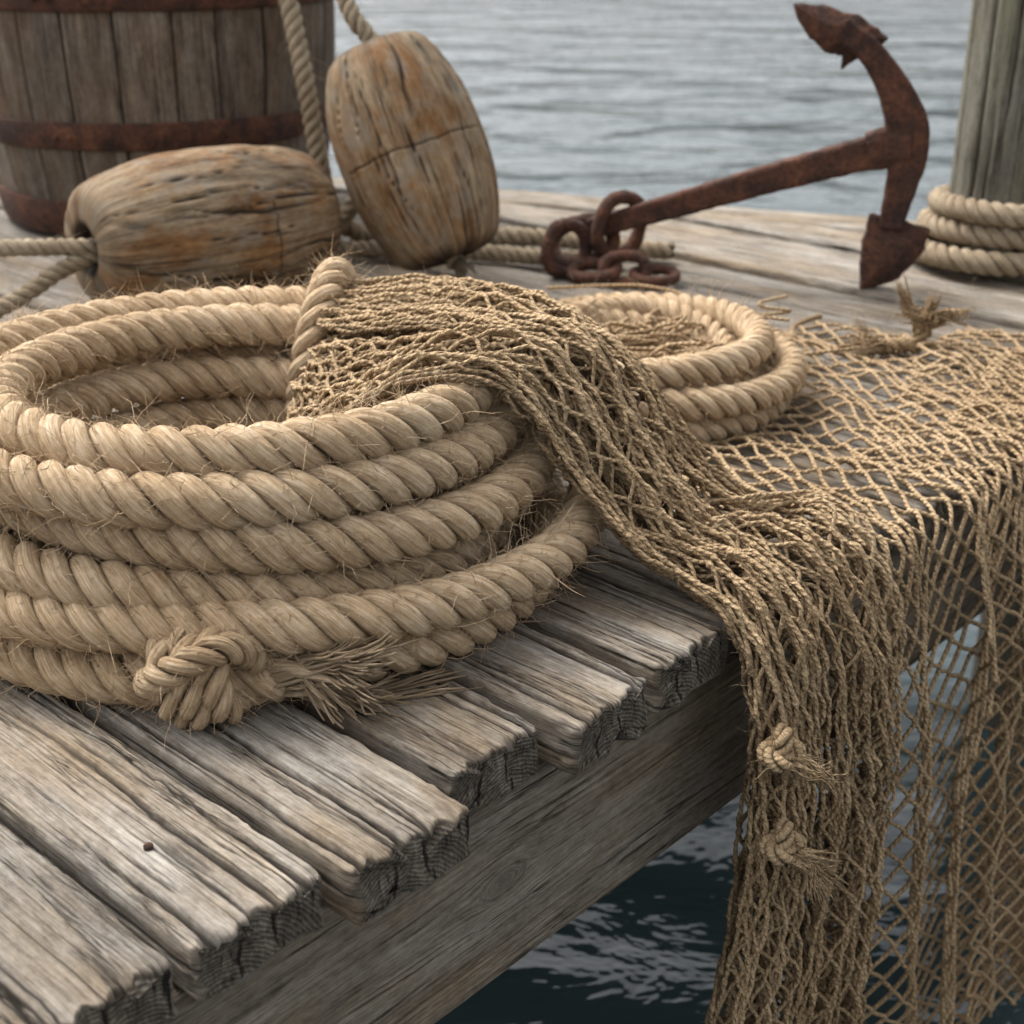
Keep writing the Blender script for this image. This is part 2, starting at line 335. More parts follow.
    for end in (0,n-1):
        ring=V[end]; c=np.array([ring[:,0].mean(),0,-T/2]); R=[]
        for f in (1,.97,.92,.85,.77,.68,.58,.47,.36,.25,.12,.004):
            p=c+(ring-c)*f; p[:,0]=ring[:,0]*f+c[0]*(1-f)
            if end==0: p[:,0]+=-(.007*(fbm(p[:,1]/.010,p[:,2]/.016,seed+3,3)-.45))*(1-f**6)
            R.append(p)
        R=np.array(R); k=len(R); ii=np.arange(k-1)[:,None]
        Fc=np.stack([ii*m+j,(ii)*m+j2,(ii+1)*m+j2,(ii+1)*m+j],-1).reshape(-1,4)
        if end!=0: Fc=Fc[:,::-1]
        mb.add(R,Fc,np.zeros((len(Fc),4,2)),None,1)
    return mb.build(name,mats or [M_deck,M_end],parent,matrix)
dock=empty('wooden_dock')
def mtx(origin,xd,yd): 
    z=np.cross(xd,yd); return Matrix(((xd[0],yd[0],z[0],origin[0]),(xd[1],yd[1],z[1],origin[1]),(xd[2],yd[2],z[2],origin[2]),(0,0,0,1)))
PX=np.array([-NI[0],-NI[1],0.]); EX=np.array([E[0],E[1],0.]); NX=np.array([NI[0],NI[1],0.])
bounds=[(-.98,-.845,0),(-.84,-.70,0),(-.695,-.565,0),(-.56,-.425,0),(-.42,-.285,0),(-.276,-.152,.004),(-.142,-.008,-.010),(.006,.126,-.002),(.137,.264,.022),(.279,.390,-.010),(.404,.518,.014),(.541,.650,.006)]
s=.662
while s<2.62:
    w=.116+.02*rng.random(); bounds.append((s,min(s+w,2.7),.01*(rng.random()-.5))); s+=w+.009+.004*rng.random()
for i,(a,b,off) in enumerate(bounds):
    sc=(a+b)/2; L0=6.53-2.4*sc; clipped=L0>3.9; L=3.9 if clipped else L0
    near=-.3<sc<.7; mid=sc<1.7
    zo=(rng.random()-.5)*.014
    m=mtx(dk(sc,-off,zo),PX,EX)
    kn=[]
    r2=np.random.default_rng(i)
    if r2.random()<.6: kn.append((.15+.7*r2.random(),.118+.052+.02+.09*r2.random(),.007+.005*r2.random()))
    if r2.random()<.5: kn.append((.9+.9*r2.random(),.118+.052+.02+.09*r2.random(),.009))
    lumber('plank_%d'%(i+1),L,b-a,.056,dock,m,100+i*3,qres=.0010 if near else (.002 if mid else .003),fine_len=.85 if near else 1.2,ds=.0035 if near else .01,
           shear=0 if clipped else -2.4,ncr=17 if near else 14,rad=.005,endcr=.010,knots=kn)
fd=norm(np.array([-1,.37,0.])); fo=np.array([1.70,3.389-.37*1.70,0.])
fn=np.array([-fd[1],fd[0],0])
if fn[1]<0: fn=-fn
xdir=-fd; yd=np.cross([0,0,1.],xdir)
lumber('edge_board',4.6,.13,.06,dock,mtx(fo+fn*.03+np.array([0,0,.006]),xdir,yd),900,qres=.003,fine_len=2.,ds=.012,ncr=8)
qtot=2*(.12-.018)+2*(.215-.018)+2*math.pi*.009
bm=lumber('fascia_beam',4.2,.12,.215,dock,mtx(dk(2.72,.035+.06,-.064),EX,NX),333,qres=.0013,fine_len=4.2,ds=.005,mats=[M_beam,M_end],
      knots=[(2.36,qtot-.12,.014),(1.6,qtot-.07,.010),(2.72,qtot-.06,.008)],ncr=34,dens_all=True,rad=.009)
for k,dd in enumerate((.75,1.5,2.4,3.3)):
    lumber('joist_%d'%(k+1),min(3.6,3.9-.1*k)-dd*.42,.10,.2,dock,mtx(dk(2.6-dd*.42,dd,-.068),EX,NX),400+k,qres=.01,fine_len=.1,ds=.05,ncr=0)
def piling(s,d,R,name):
    mb=MB(); a=np.linspace(0,2*np.pi,48,endpoint=False); z=np.linspace(-1.6,-.068,30); c=dk(s,d)
    Rr=R*(1+.04*(vn(a[None]*6/1.0,z[:,None]*.5,3)-.5)); V=np.stack([c[0]+Rr*np.cos(a),c[1]+Rr*np.sin(a),z[:,None]+0*Rr],-1)
    mb.grid(V,np.linspace(0,2*np.pi*R,49)[None]*np.ones((30,1)),z); 
    mb.U[-1]=mb.U[-1][...,::-1]
    mb.build(name,[M_post],dock)
for k,(ss,d) in enumerate(((-1.0,.32),(2.35,.32),(-.3,1.9),(1.3,2.1))): piling(ss,d,.11,'piling_%d'%(k+1))
mb=MB()
for (s0,dd) in ((.05,.13),(.46,.16),(.335,.9),(.60,.92),(1.0,.95)):
    c=dk(s0,dd,.0012); aa=np.linspace(0,2*np.pi,12,endpoint=False); R=[]
    for r_,z_ in ((.0040,-.006),(.0042,-.001),(.0032,.000),(.0001,.0002)): R.append(np.stack([c[0]+r_*np.cos(aa),c[1]+r_*np.sin(aa),c[2]+z_+0*aa],-1))
    mb.grid(np.array(R),np.linspace(0,1,13),np.linspace(0,1,4))
mb.build('nail_heads',[M_rust],dock)

# ---------------------------------------------------------------- main coil
def smooth(y,n):
    k=np.hanning(n+2)[1:-1]; k/=k.sum(); return np.convolve(np.pad(y,(n//2,n-1-n//2),mode='edge'),k,mode='valid')
def coil(mb,C,keys,D,phi0,sgn=-1,fuzz=350,seed=0,nz=.006,pitch=1.75,wob=1.):
    K=np.array(keys); tt=np.linspace(K[0,0],K[-1,0],int((K[-1,0]-K[0,0])*120))
    R=smooth(np.interp(tt,K[:,0],K[:,1]),19); Z=smooth(np.interp(tt,K[:,0],K[:,2]),19)
    R=R+nz*2*(fbm(tt*3.1,0*tt,seed,2)-.5); Z=Z+nz*.7*(fbm(tt*4.3,0*tt+9,seed+2,2)-.5)*np.clip((Z-D*.5)/.02,0,1)
    ph=phi0+sgn*tt*2*np.pi
    ox=wob*.012*np.sin(tt*2.1+seed)*np.clip(Z/.1,0,1); oy=wob*.008*np.cos(tt*1.7)*np.clip(Z/.1,0,1)
    P=np.stack([C[0]+ox+R*np.cos(ph),C[1]+oy+R*np.sin(ph),np.maximum(Z,D*.5)],1)
    rope(mb,P,D,dense=True,fuzz=fuzz,pitch=pitch); return P
C1=(-.30,1.475)
mc=MB()
P=coil(mc,C1,[(0,.345,.028),(.6,.34,.028),(.80,.350,.028),(.93,.356,.028),(1.06,.300,.035),(1.2,.270,.055),(1.85,.285,.060),
   (2.1,.318,.112),(2.5,.325,.118),(2.9,.312,.128),(3.15,.298,.160),(3.5,.316,.160),(3.85,.302,.172),(4.1,.312,.194),(4.45,.305,.196),(4.7,.285,.208),(5.0,.258,.222),(5.3,.250,.206),
   (5.7,.255,.178),(6,.222,.165),(6.3,.245,.145),(6.6,.205,.128),(7,.235,.112),(7.4,.205,.085),(8,.225,.075),(8.4,.21,.04),(9.3,.20,.03)],.054,math.radians(-76),seed=2,fuzz=2000,nz=.009,wob=1.2)
rope(mc,[(-.62,1.27,.072),(-.46,1.168,.076),(-.30,1.135,.080),(-.15,1.155,.076),(-.03,1.230,.068),(.058,1.340,.070),(.090,1.47,.092),(.065,1.60,.13),(-.03,1.71,.185),(-.14,1.75,.205)],.053,fuzz=2000)
st=P[0]; fray(mc,st+np.array([.004,-.006,.004]),(.98,-.14,.10),.115,.15,n=330,r=.0017,grav=.06,base_r=.018,nb=13)
for k in range(3):
    a=k*2.1; p0=st+np.array([-.02,.008*math.cos(a),.010*math.sin(a)])
    tube(mc,catmull([p0,p0+np.array([.03,.012*math.cos(a+.5),.006*math.sin(a)]),p0+np.array([.075,-.012+.022*math.cos(a+1),-.004+.01*math.sin(a)])],8),np.linspace(.014,.002,17),10)
def knot(mb,c,ax,rad,D,fuzz=300,seed=0,pit=1.8,squash=1.35):
    t=np.linspace(0,2*np.pi*1.04,160); x=np.sin(t)+2*np.sin(2*t); y=np.cos(t)-2*np.cos(2*t); z=-np.sin(3*t)*squash
    ax=norm(np.array(ax,float)); a=norm(np.cross(ax,[.2,.3,1.])); b=np.cross(ax,a); sc=(rad-D/2)/3
    P=np.array(c)+sc*(x[:,None]*a+y[:,None]*b+z[:,None]*ax); rope(mb,P,D,dense=True,fuzz=fuzz,pitch=pit)
kc=np.array([C1[0]+.020,C1[1]-.355,.042])
t=np.linspace(0,2*np.pi*3.0,200); wx=norm(np.array([.96,-.02,.10])); wy=norm(np.cross([0,0,1.],wx)); wz=np.cross(wx,wy)
env=.032+.008*np.sin(np.pi*t/t[-1]); ax_=(t/t[-1]-.5)*.064
Pk=kc+ax_[:,None]*wx+env[:,None]*(np.cos(t+.6)[:,None]*wy+np.sin(t+.6)[:,None]*wz)*np.array([1,1,.95]); Pk[:,2]=np.maximum(Pk[:,2],.016)
rope(mc,Pk,.032,dense=True,fuzz=1200,pitch=1.9)
rope(mc,[kc+np.array(v) for v in ((-.050,.0,-.012),(-.038,-.032,.010),(-.012,-.042,.028),(.018,-.032,.040),(.040,-.008,.028),(.050,.01,.0))],.030,fuzz=1200,pitch=1.9)
t=np.linspace(0,2*np.pi,60); wr=np.stack([-.245+.02*np.sin(t)+.012*np.cos(t),1.755+.097*np.cos(t),.118+.126*np.sin(t)],1); wr[:,2]=np.maximum(wr[:,2],.02)
rope(mc,wr,.044,dense=True,fuzz=1600)
rope_main=mc.build('rope_coil',[M_rope])

# ---------------------------------------------------------------- second coil
mc=MB()
P=coil(mc,(.18,1.985),[(0,.215,.024),(1,.225,.026),(1.2,.195,.060),(2,.215,.066),(2.3,.20,.100),(2.9,.185,.095),(3.2,.15,.06),(3.8,.16,.055),(4.6,.13,.03)],.046,math.radians(140),sgn=-1,seed=5,fuzz=900,nz=.018,wob=2.)
rope(mc,[(.02,2.15,.05),(.07,2.05,.07),(.16,1.98,.06),(.26,1.97,.05),(.30,2.03,.04)],.036,fuzz=700)
rope(mc,[(.0,1.95,.04),(.08,2.12,.08),(.2,2.16,.09),(.3,2.08,.075),(.33,1.95,.05)],.038,fuzz=700)
fray(mc,(.07,2.06,.08),(.7,-.4,-.05),.09,.30,n=120,r=.0017,grav=.3)
fray(mc,(.20,1.98,.06),(.4,-.6,.1),.10,.35,n=140,r=.0017,grav=.3)
mc.build('rope_coil',[M_rope])
# ---------------------------------------------------------------- fishing net
REF=np.array([E[0],E[1],.25])
mn=MB()
def bundle(keys,K,layers,cell,seed,H0=1.,rc=.0024):
    A=catmull(np.array(keys,float),30); A,L=resample(A,.0042)
    C=A[:,:3]; S=norm(A[:,3:6]); W=smooth(A[:,6],9)[:len(A)]; H=A[:,7]
    T=norm(np.gradient(C,axis=0)); N=norm(np.cross(S,T)); N=np.where(N[:,2:3]<-.2,-N,N)
    for i in range(1,len(N)):
        if N[i]@N[i-1]<0: N[i]=-N[i]
    for l in range(layers):
        sh=rng.random()*10
        for k in range(K+1):
            tri=np.abs(((L/cell+ (l*.37) + .5*(k%2)+.35*(fbm(L/.2,0*L+l,seed,2)))%1)*2-1)*2-1
            a=(k+.5*np.clip(tri*1.25,-1,1))/K*2-1
            a=a+.30*(fbm(L/.16,a*1.8+0*L,seed+l*5+1,2)-.5)*2
            a=np.clip(a,-1.1,1.1)
            fold=np.sin(a*7.5+2.2*np.sin(L*7+l)+sh)*.5
            nz=fold*.8+(l-(layers-1)/2)/max(1,layers-1)*1.0+.8*(fbm(L/.06,a*3+0*L,seed+l*11+4,2)-.5)
            env=np.sqrt(np.clip(1-.8*a*a,.08,1))
            lat=W/2*(a+.13*np.cos(a*7.5+2.2*np.sin(L*7+l)+sh))
            P=C+S*lat[:,None]+N*(H/2*nz*env*H0)[:,None]
            P=P+.0018*(np.stack([vn(L/.012,0*L+k+l*20,seed+q) for q in range(3)],1)-.5)*2
            node=np.exp(-((1-np.abs(tri))/.09)**2)
            r=rc*(1+.7*node)*(1+.3*(fbm(L/.03,0*L+k,seed+l,2)-.5))
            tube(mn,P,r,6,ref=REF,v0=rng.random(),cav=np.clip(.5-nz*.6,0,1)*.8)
            i=rng.integers(0,len(P),44); hairs(mn,P[i],rng.normal(size=(44,3)),.005+.016*rng.random(44)**2,.00036,K=4)
e3=np.array([E[0],E[1],0])
def ek(s,d,z,w,h,sd=None): 
    p=dk(s,d,z); sd=e3 if sd is None else np.array(sd,float); return [*p,*sd,w,h]
def wk(x,y,z,sd,w,h): return [x,y,z,*sd,w,h]
b1=[wk(-.240,1.62,.170,(.10,.97,.20),.20,.035),wk(-.19,1.535,.195,(.22,.95,.14),.28,.04),wk(-.12,1.465,.225,(.35,.92,.08),.28,.045),wk(-.035,1.440,.250,(.55,.83,0),.22,.045),wk(.04,1.425,.236,(.6,.8,.05),.16,.05),
    wk(.105,1.40,.145,(.55,.8,.1),.13,.055),wk(.170,1.365,.066,(.6,.8,0),.12,.06),ek(.70,.05,.044,.115,.06),ek(.695,-.014,.022,.11,.06),ek(.69,-.054,-.05,.105,.06),ek(.685,-.062,-.2,.10,.06),ek(.67,-.064,-.36,.12,.06),ek(.655,-.066,-.50,.15,.06),ek(.65,-.066,-.70,.17,.05)]
b2=[wk(-.215,1.72,.218,(.25,.9,.1),.12,.03),wk(-.13,1.67,.232,(.45,.85,.1),.16,.035),wk(-.04,1.60,.246,(.6,.8,.0),.15,.04),wk(.04,1.53,.240,(.6,.8,0),.13,.045),wk(.105,1.48,.19,(.6,.8,.05),.13,.05),
    wk(.16,1.44,.10,(.55,.8,.1),.15,.055),wk(.225,1.43,.052,(.6,.8,0),.15,.06),ek(.82,.06,.044,.165,.06),ek(.825,-.007,.024,.16,.065),ek(.825,-.057,-.05,.15,.065),ek(.82,-.072,-.2,.14,.07),ek(.82,-.074,-.36,.15,.07),ek(.82,-.074,-.50,.155,.06),ek(.82,-.072,-.74,.16,.05)]
bundle(b1,14,5,.062,11); bundle(b2,14,5,.066,23)
def spread(s0,s1,c,cell,Ltot,dmaxf,seed,out0,zoff,rc=.0029):
    n=int((s1-s0)/c)
    for i in range(n+1):
        L=np.arange(0,Ltot(s0+i*c),.0045)
        tri=np.abs(((L/cell+.5*(i%2)+.14*(fbm(L/.1,i*.2+0*L,seed+6,2)-.5))%1)*2-1)*2-1
        si=s0+(i+.5*np.clip(tri*1.15,-1,1))*c
        dm=dmaxf(si); w=dm-L
        wx=.05*(fbm(si*4,L*3,seed,3)-.5)*2
        rr=.028
        d=np.where(w>0,w,np.where(w>-rr*1.57,-rr*np.sin(np.clip(-w/rr,0,1.57)),-rr)); z=np.where(w>0,0,np.where(w>-rr*1.57,-rr*(1-np.cos(np.clip(-w/rr,0,1.57))),-(np.abs(w)-rr*.57)))
        d=d-.004; hang=np.clip(-w/.25,0,1)
        rip=out0+.028*np.sin(si*26+1.5*np.sin(L*3)+seed)+.03*(fbm(si*9,L*2.2,seed+4,2)-.3)
        d=d-hang*np.maximum(rip,.004)
        z=z+zoff+.008+np.clip(w/.03,0,1)*(.024*np.maximum(fbm(si*14,L*11,seed+8,2)-.42,0)*2)
        ss=si+wx+hang*.014*np.cos(si*26+1.5*np.sin(L*3)+seed)*1.2+.005*(vn(L/.02,si*60,seed+1)-.5)
        P=np.stack([O[0]+E[0]*ss+NI[0]*d,O[1]+E[1]*ss+NI[1]*d,z+.003*(vn(L/.015,si*50,seed+2)-.5)],1)
        node=np.exp(-((1-np.abs(tri))/.10)**2)
        tube(mn,P,rc*(1+.75*node)*(1+.25*(vn(L/.02,0*L+i,seed)-.5)),6,ref=REF,v0=rng.random())
        k=40; j=rng.integers(0,len(P),k); hairs(mn,P[j],rng.normal(size=(k,3)),.005+.014*rng.random(k)**2,.00036,K=4)
dmf=lambda s:np.interp(s,[.86,1.05,1.35,1.60,1.75],[.28,.33,.42,.52,.50])
spread(.87,1.66,.0195,.056,lambda s:dmf(s)+.97,dmf,31,.012,0)
dm2=lambda s:np.interp(s,[1.1,1.2,1.4,1.60,1.8],[.14,.16,.22,.30,.30])
spread(1.12,1.78,.018,.052,lambda s:dm2(s)+.97,dm2,47,.035,.008)
dm3=lambda s:np.interp(s,[1.2,1.4,1.60,1.8],[.08,.12,.16,.18])
spread(1.28,1.84,.016,.05,lambda s:dm3(s)+.97,dm3,59,.06,.014)
ss=np.linspace(.87,1.66,120); Pq=np.array([dk(s,float(dmf(s))+.006*math.sin(s*40),.011+.006*math.sin(s*31)) for s in ss]); rope(mn,Pq,.010,dense=True,fuzz=60,sides=7,hair_r=.0002)
for (s_,dd,zz) in ((.640,-.085,-.10),(.648,-.092,-.215)):
    c=dk(s_,dd,zz); knot(mn,c,(.6,-.6,.3),.028,.020,fuzz=200,pit=2.0); fray(mn,c+np.array([.012,-.01,-.008]),(.75,-.2,-.35),.046,.15,n=120,r=.0014,base_r=.008)
c=dk(1.60,.30,.02); rope(mn,[c+np.array([-.05,.0,0.0]),c+np.array([-.02,0,.006]),c,c+np.array([.006,0,.03])],.024,fuzz=200,sides=8)
fray(mn,c+np.array([.004,0,.03]),(-.05,-.1,1),.072,.24,n=190,r=.0019,base_r=.012); fray(mn,c+np.array([-.05,0,0]),(-1,-.2,.25),.06,.3,n=80,r=.0015,base_r=.007)
for k in range(46):
    p0=np.array([.02+.3*rng.random(),1.93+.2*rng.random(),.06+.03*rng.random()]); pts=[p0]
    for q in range(5): pts.append(pts[-1]+np.array([rng.normal()*.045,rng.normal()*.03,rng.normal()*.010]))
    pts=np.array(pts); pts[:,2]=np.clip(pts[:,2],.04,.12); tube(mn,catmull(pts,8),.0028,6)
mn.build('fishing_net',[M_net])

# ---------------------------------------------------------------- floats
def wfloat(name,Lh,R,matrix,seed,rimdark,taper=.22,rr=.045):
    mb=MB(); r=np.random.default_rng(seed); m=190
    a=np.linspace(0,2*np.pi,m,endpoint=False)
    x=np.linspace(-Lh,Lh,150); prof=R*(1-taper*np.abs(x/Lh)**3.0-.06*(x/Lh)**2)
    end=prof[-1]; sl=R*(3*taper+.12)/Lh
    xs=list(x);ps=list(prof)
    th0=math.atan(sl)
    tail=[(Lh+rr*(math.sin(t_)-math.sin(th0)),end-rr*(math.cos(th0)-math.cos(t_))) for t_ in np.linspace(th0+.08,math.pi/2-.06,14)]
    xe,re=tail[-1]
    tail+= [(xe+.002,re*.85),(xe+.003,re*.7),(xe+.001,.042),(xe-.004,.036),(xe-.012,.032),(xe-.03,.029),(xe-.08,.027),(xe-.081,.001)]
    xs=[-q[0] for q in tail[::-1]]+xs+[q[0] for q in tail]; ps=[q[1] for q in tail[::-1]]+ps+[q[1] for q in tail]
    xs=np.array(xs);ps=np.array(ps); X=xs[:,None]; A=a[None,:]; Q=A*R
    d=.0030*(fbm(np.cos(A)*12+20,np.sin(A)*12+X*4,seed,3)-.5)+.009*(fbm(np.cos(A)*2+10,np.sin(A)*2+X*6,seed+3,3)-.5)
    dent=np.clip(fbm(np.cos(A)*3+30,np.sin(A)*3+X*14,seed+13,3)-.6,0,1); d=d-.012*dent
    cav=np.clip(dent*3,0,.4)
    for k in range(30):
        a0=r.random()*2*np.pi; x0=(r.random()*2-1)*Lh; ln=.04+.26*r.random()**1.5; ac=a0+.35*(fbm(X*8,0*X,seed+k,3)-.5); win=np.clip(1-np.abs(X-x0)/ln,0,1)**.6
        wd=.0011+.0020*r.random()**2
        da=(A-ac+np.pi)%(2*np.pi)-np.pi; c=np.exp(-(da*R/(wd*(.3+win)))**2)*win; d=d-.007*c; cav=np.maximum(cav,c)
    for x0 in (.02+.04*r.normal(),):
        c=np.exp(-((X-x0-.03*(fbm(np.cos(A)*2+5,np.sin(A)*2+5,seed,4)-.5))/.0018)**2)*np.clip((fbm(np.cos(A)*2,np.sin(A)*2,seed+8,2)-.42)*8,0,1); d=d-.003*c; cav=np.maximum(cav,c*.8)
    endm=(np.abs(X)>Lh)
    cav=np.where(endm,np.maximum(cav,np.clip((.050-ps[:,None])/.012,0,1)),cav)
    rim=np.clip((np.abs(X)-Lh*.98)/(.04),0,1)*rimdark; cav=np.maximum(cav,rim*(.5+.9*fbm(np.cos(A)*4,np.sin(A)*4+X*9,seed,2)))
    Rr=np.maximum(ps[:,None]+d*np.clip(ps[:,None]/.05,0,1),.0005)
    V=np.stack([X+0*A,Rr*np.cos(A),Rr*np.sin(A)],-1)
    mb.grid(V,np.linspace(0,2*np.pi*R,m+1)[None]*np.ones((len(xs),1)),xs,C=cav); mb.U[-1]=mb.U[-1][...,::-1]
    return mb.build(name,[M_float],None,matrix),xe
def axm(c,d): 
    d=norm(np.array(d,float)); y=norm(np.cross([0,0,1.],d)) if abs(d[2])<.99 else np.array([0,1.,0]); return mtx(c,d,y)
f1c=np.array([-.535,2.49,.137]); f1d=norm(np.array([.75,.66,.0]))
F1,xe1=wfloat('wooden_float',.205,.136,axm(f1c,f1d),3,.32,taper=.16,rr=.038)
pb=np.array([-.104,2.59,.050]);pt=np.array([-.258,2.71,.43]); f2d=norm(pb-pt); f2c=(pb+pt)/2
F2,xe2=wfloat('wooden_float',.178,.134,axm(f2c,f2d),8,.85,taper=.20)
mr=MB(); h1=f1c-f1d*(xe1-.05); h0=f1c-f1d*xe1
rope(mr,[h1,h0+np.array([0,0,.004]),h0-f1d*.03+np.array([-.03,.02,.004]),(-.93,2.34,.135),(-1.4,2.42,.09),(-1.8,2.4,.03)],.030,fuzz=300)
rope(mr,[h1+np.array([0,0,-.01]),h0+np.array([0,0,-.014]),h0-f1d*.025+np.array([-.03,.0,-.035]),(-.83,2.28,.06),(-.93,2.24,.03),(-1.2,2.14,.02),(-1.6,2.1,.02)],.030,fuzz=300)
mr.build('float_rope',[M_rope2])
mr=MB(); e1=f2c-f2d*xe2; e2=f2c+f2d*xe2
rope(mr,[e1+f2d*.05,e1-f2d*.02,e1-f2d*.08+np.array([-.015,0,0]),(-.38,2.86,.70),(-.46,3.0,.89),(-.52,3.08,.96)],.034,fuzz=300)
rope(mr,[e2-f2d*.06,e2,e2+f2d*.018+np.array([0,-.005,0])],.036,fuzz=150); fray(mr,e2+f2d*.010+np.array([.005,-.01,.005]),(.25,-.5,-.35),.035,.4,n=80,r=.0016,base_r=.012)
mr.build('float_rope',[M_rope2])
mr=MB()
rope(mr,[(-.55,3.05,.97),(-.47,2.93,.75),(-.425,2.86,.50),(-.395,2.82,.34),(-.375,2.81,.20),(-.36,2.84,.10),(-.30,2.88,.035),(-.15,2.93,.022),(.0,2.93,.022),(.12,2.90,.022),(.22,2.84,.022),(.32,2.80,.022)],.038,fuzz=300)
rope(mr,[(-.70,2.78,.022),(-.5,2.80,.022),(-.3,2.82,.022),(-.1,2.80,.022),(.04,2.76,.022),(.14,2.73,.022),(.22,2.76,.022)],.034,fuzz=300)
rope(mr,[(-.42,2.90,.022),(-.36,2.82,.06),(-.31,2.80,.12),(-.28,2.83,.18),(-.27,2.88,.10),(-.26,2.93,.03)],.036,fuzz=300)
mr.build('loose_rope',[M_rope2])

# ---------------------------------------------------------------- barrel
def barrel(cx,cy,R0,R1,H):
    par=empty('wooden_barrel'); mb=MB(); ns=24; z=np.linspace(0,H,80); prof=R0+(R1-R0)*(1-((z-H/2)/(H/2))**2)
    edges=np.cumsum(np.r_[0,.8+.4*np.random.default_rng(5).random(ns)]); edges=edges/edges[-1]*2*np.pi
    for k in range(ns):
        a0=edges[k]; a1=edges[k+1]; f=np.array([0,.012,.03,.08,.2,.35,.5,.65,.8,.92,.97,.988,1.]); ins=np.array([.010,.003,.0008,0,0,0,0,0,0,0,.0008,.003,.010]); A=a0+(a1-a0)*f
        dz=.0025*(rng.random()-.5)
        Rr=prof[:,None]-ins[None]+dz+.003*(fbm(f[None]*4+k*3,z[:,None]*5,k,2)-.5)
        V=np.stack([Rr*np.cos(A),Rr*np.sin(A),z[:,None]+0*Rr],-1)
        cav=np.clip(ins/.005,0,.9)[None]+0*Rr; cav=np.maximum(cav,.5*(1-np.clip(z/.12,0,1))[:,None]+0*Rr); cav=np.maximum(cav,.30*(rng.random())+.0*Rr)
        mb.grid(V,(A-a0)*R1+k*1.37,z+k*.53,C=cav,wrap=False); mb.U[-1]=mb.U[-1][...,::-1]
        Ri=np.array([prof[-1]-ins*0-.0,prof[-1]-.02+0*ins,prof[-1]-.028+0*ins,prof[-1]-.028+0*ins]); zz=np.array([H,H+.001,H-.004,H-.04])
        V=np.stack([Ri*np.cos(A),Ri*np.sin(A),zz[:,None]+0*Ri],-1); mb.grid(V,(A-a0)*R1+k*1.37,zz,wrap=False)
    a=np.linspace(0,2*np.pi,60,endpoint=False); rr=np.array([R0-.02,R0*.5,.001]); V=np.stack([rr[:,None]*np.cos(a),rr[:,None]*np.sin(a),0*rr[:,None]+H-.035+0*a],-1); mb.grid(V,np.linspace(0,2,61),rr)
    mb.build('staves',[M_barrel],par)
    hb=MB(); a=np.linspace(0,2*np.pi,160,endpoint=False)
    for z0,w in ((.0,.075),(.185,.055),(.455,.055),(.68,.05),(.83,.06)):
        q=np.array([0,0,.003,w*.5,w-.003,w,w]); o=np.array([-.004,.003,.0045,.0052,.0045,.003,-.004]); zz=z0+q+.003
        zj=zz[:,None]+.004*(vn(np.cos(a)*3+9,np.sin(a)*3+9+z0*7,2)-.5)[None]
        pr=R0+(R1-R0)*(1-((zj-H/2)/(H/2))**2)+o[:,None]+.0035+.003*(vn(np.cos(a)*9+20,np.sin(a)*9+20,4)-.5)[None]
        V=np.stack([pr*np.cos(a),pr*np.sin(a),zj],-1); hb.grid(V,np.linspace(0,1,161),zz)
        for ra in (-1.9,-1.82,-1.0):
            rc=pr[2].mean(); c=np.array([rc*math.cos(ra),rc*math.sin(ra),z0+w/2]); t_=np.linspace(0,2*np.pi,10,endpoint=False); n=np.array([math.cos(ra),math.sin(ra),0]); tn=np.array([-n[1],n[0],0])
            RR=[c+n*h_+rr_*(np.cos(t_)[:,None]*tn+np.sin(t_)[:,None]*np.array([0,0,1])) for rr_,h_ in ((.009,0),(.008,.003),(.004,.005),(.0001,.0055))]
            hb.grid(np.array(RR),np.linspace(0,1,11),np.linspace(0,1,4))
    hb.build('iron_hoops',[M_rust],par)
    par.location=(cx,cy,.006)
barrel(-.80,3.33,.355,.405,.92)

# ---------------------------------------------------------------- anchor
anc=empty('rusty_anchor')
def bar(mb,P,w,h,side,rnd=.3,cap=True):
    P=np.asarray(P,float); P,_=resample(P,.006); k_=len(P)
    w=np.interp(np.linspace(0,1,k_),np.linspace(0,1,np.size(w)),np.atleast_1d(w)) if np.size(w)>1 else np.full(k_,w); h=np.interp(np.linspace(0,1,k_),np.linspace(0,1,np.size(h)),np.atleast_1d(h)) if np.size(h)>1 else np.full(k_,h)
    T=norm(np.gradient(P,axis=0)); S=norm(np.broadcast_to(np.array(side,float),P.shape)); N=norm(np.cross(S,T)); S=np.cross(T,N)
    c=[]
    for sx,sy in ((1,1),(-1,1),(-1,-1),(1,-1)):
        o=[(sx*1,sy*(1-rnd)),(sx*(1-rnd*.3),sy*(1-rnd*.3)),(sx*(1-rnd),sy*1)]
        if sx*sy<0: o=o[::-1]
        c+=o
    c=np.array(c)
    if cap:
        P=np.vstack([P[:1],P,P[-1:]]);N=np.vstack([N[:1],N,N[-1:]]);S=np.vstack([S[:1],S,S[-1:]]); w=np.r_[.0001,w,.0001];h=np.r_[.0001,h,.0001]
    V=P[:,None]+N[:,None]*(w[:,None]/2*c[None,:,0])[...,None]+S[:,None]*(h[:,None]/2*c[None,:,1])[...,None]
    jit=.0035*(fbm(V[...,0]*60+V[...,2]*40,V[...,1]*60+V[...,2]*30,4,2)-.5); V=V+N[:,None]*jit[...,None]+S[:,None]*jit[...,None]*.6
    mb.grid(V,np.linspace(0,1,len(c)+1),np.linspace(0,1,len(P)),flip=True)
ma=MB()
def ap(x,z,o=0.): return np.array([x,2.70-.13*(x-.165)/.55+.06*z+o,z])
SD=norm(np.array([.22,1.,-.06]))
arm=catmull([ap(.580,.460),ap(.628,.424),ap(.670,.370),ap(.699,.310),ap(.708,.255),ap(.703,.195),ap(.695,.15),ap(.692,.12)],10)
tl=np.linspace(0,1,len(arm)); wd=.042+.032*np.exp(-((tl-.58)/.25)**2)
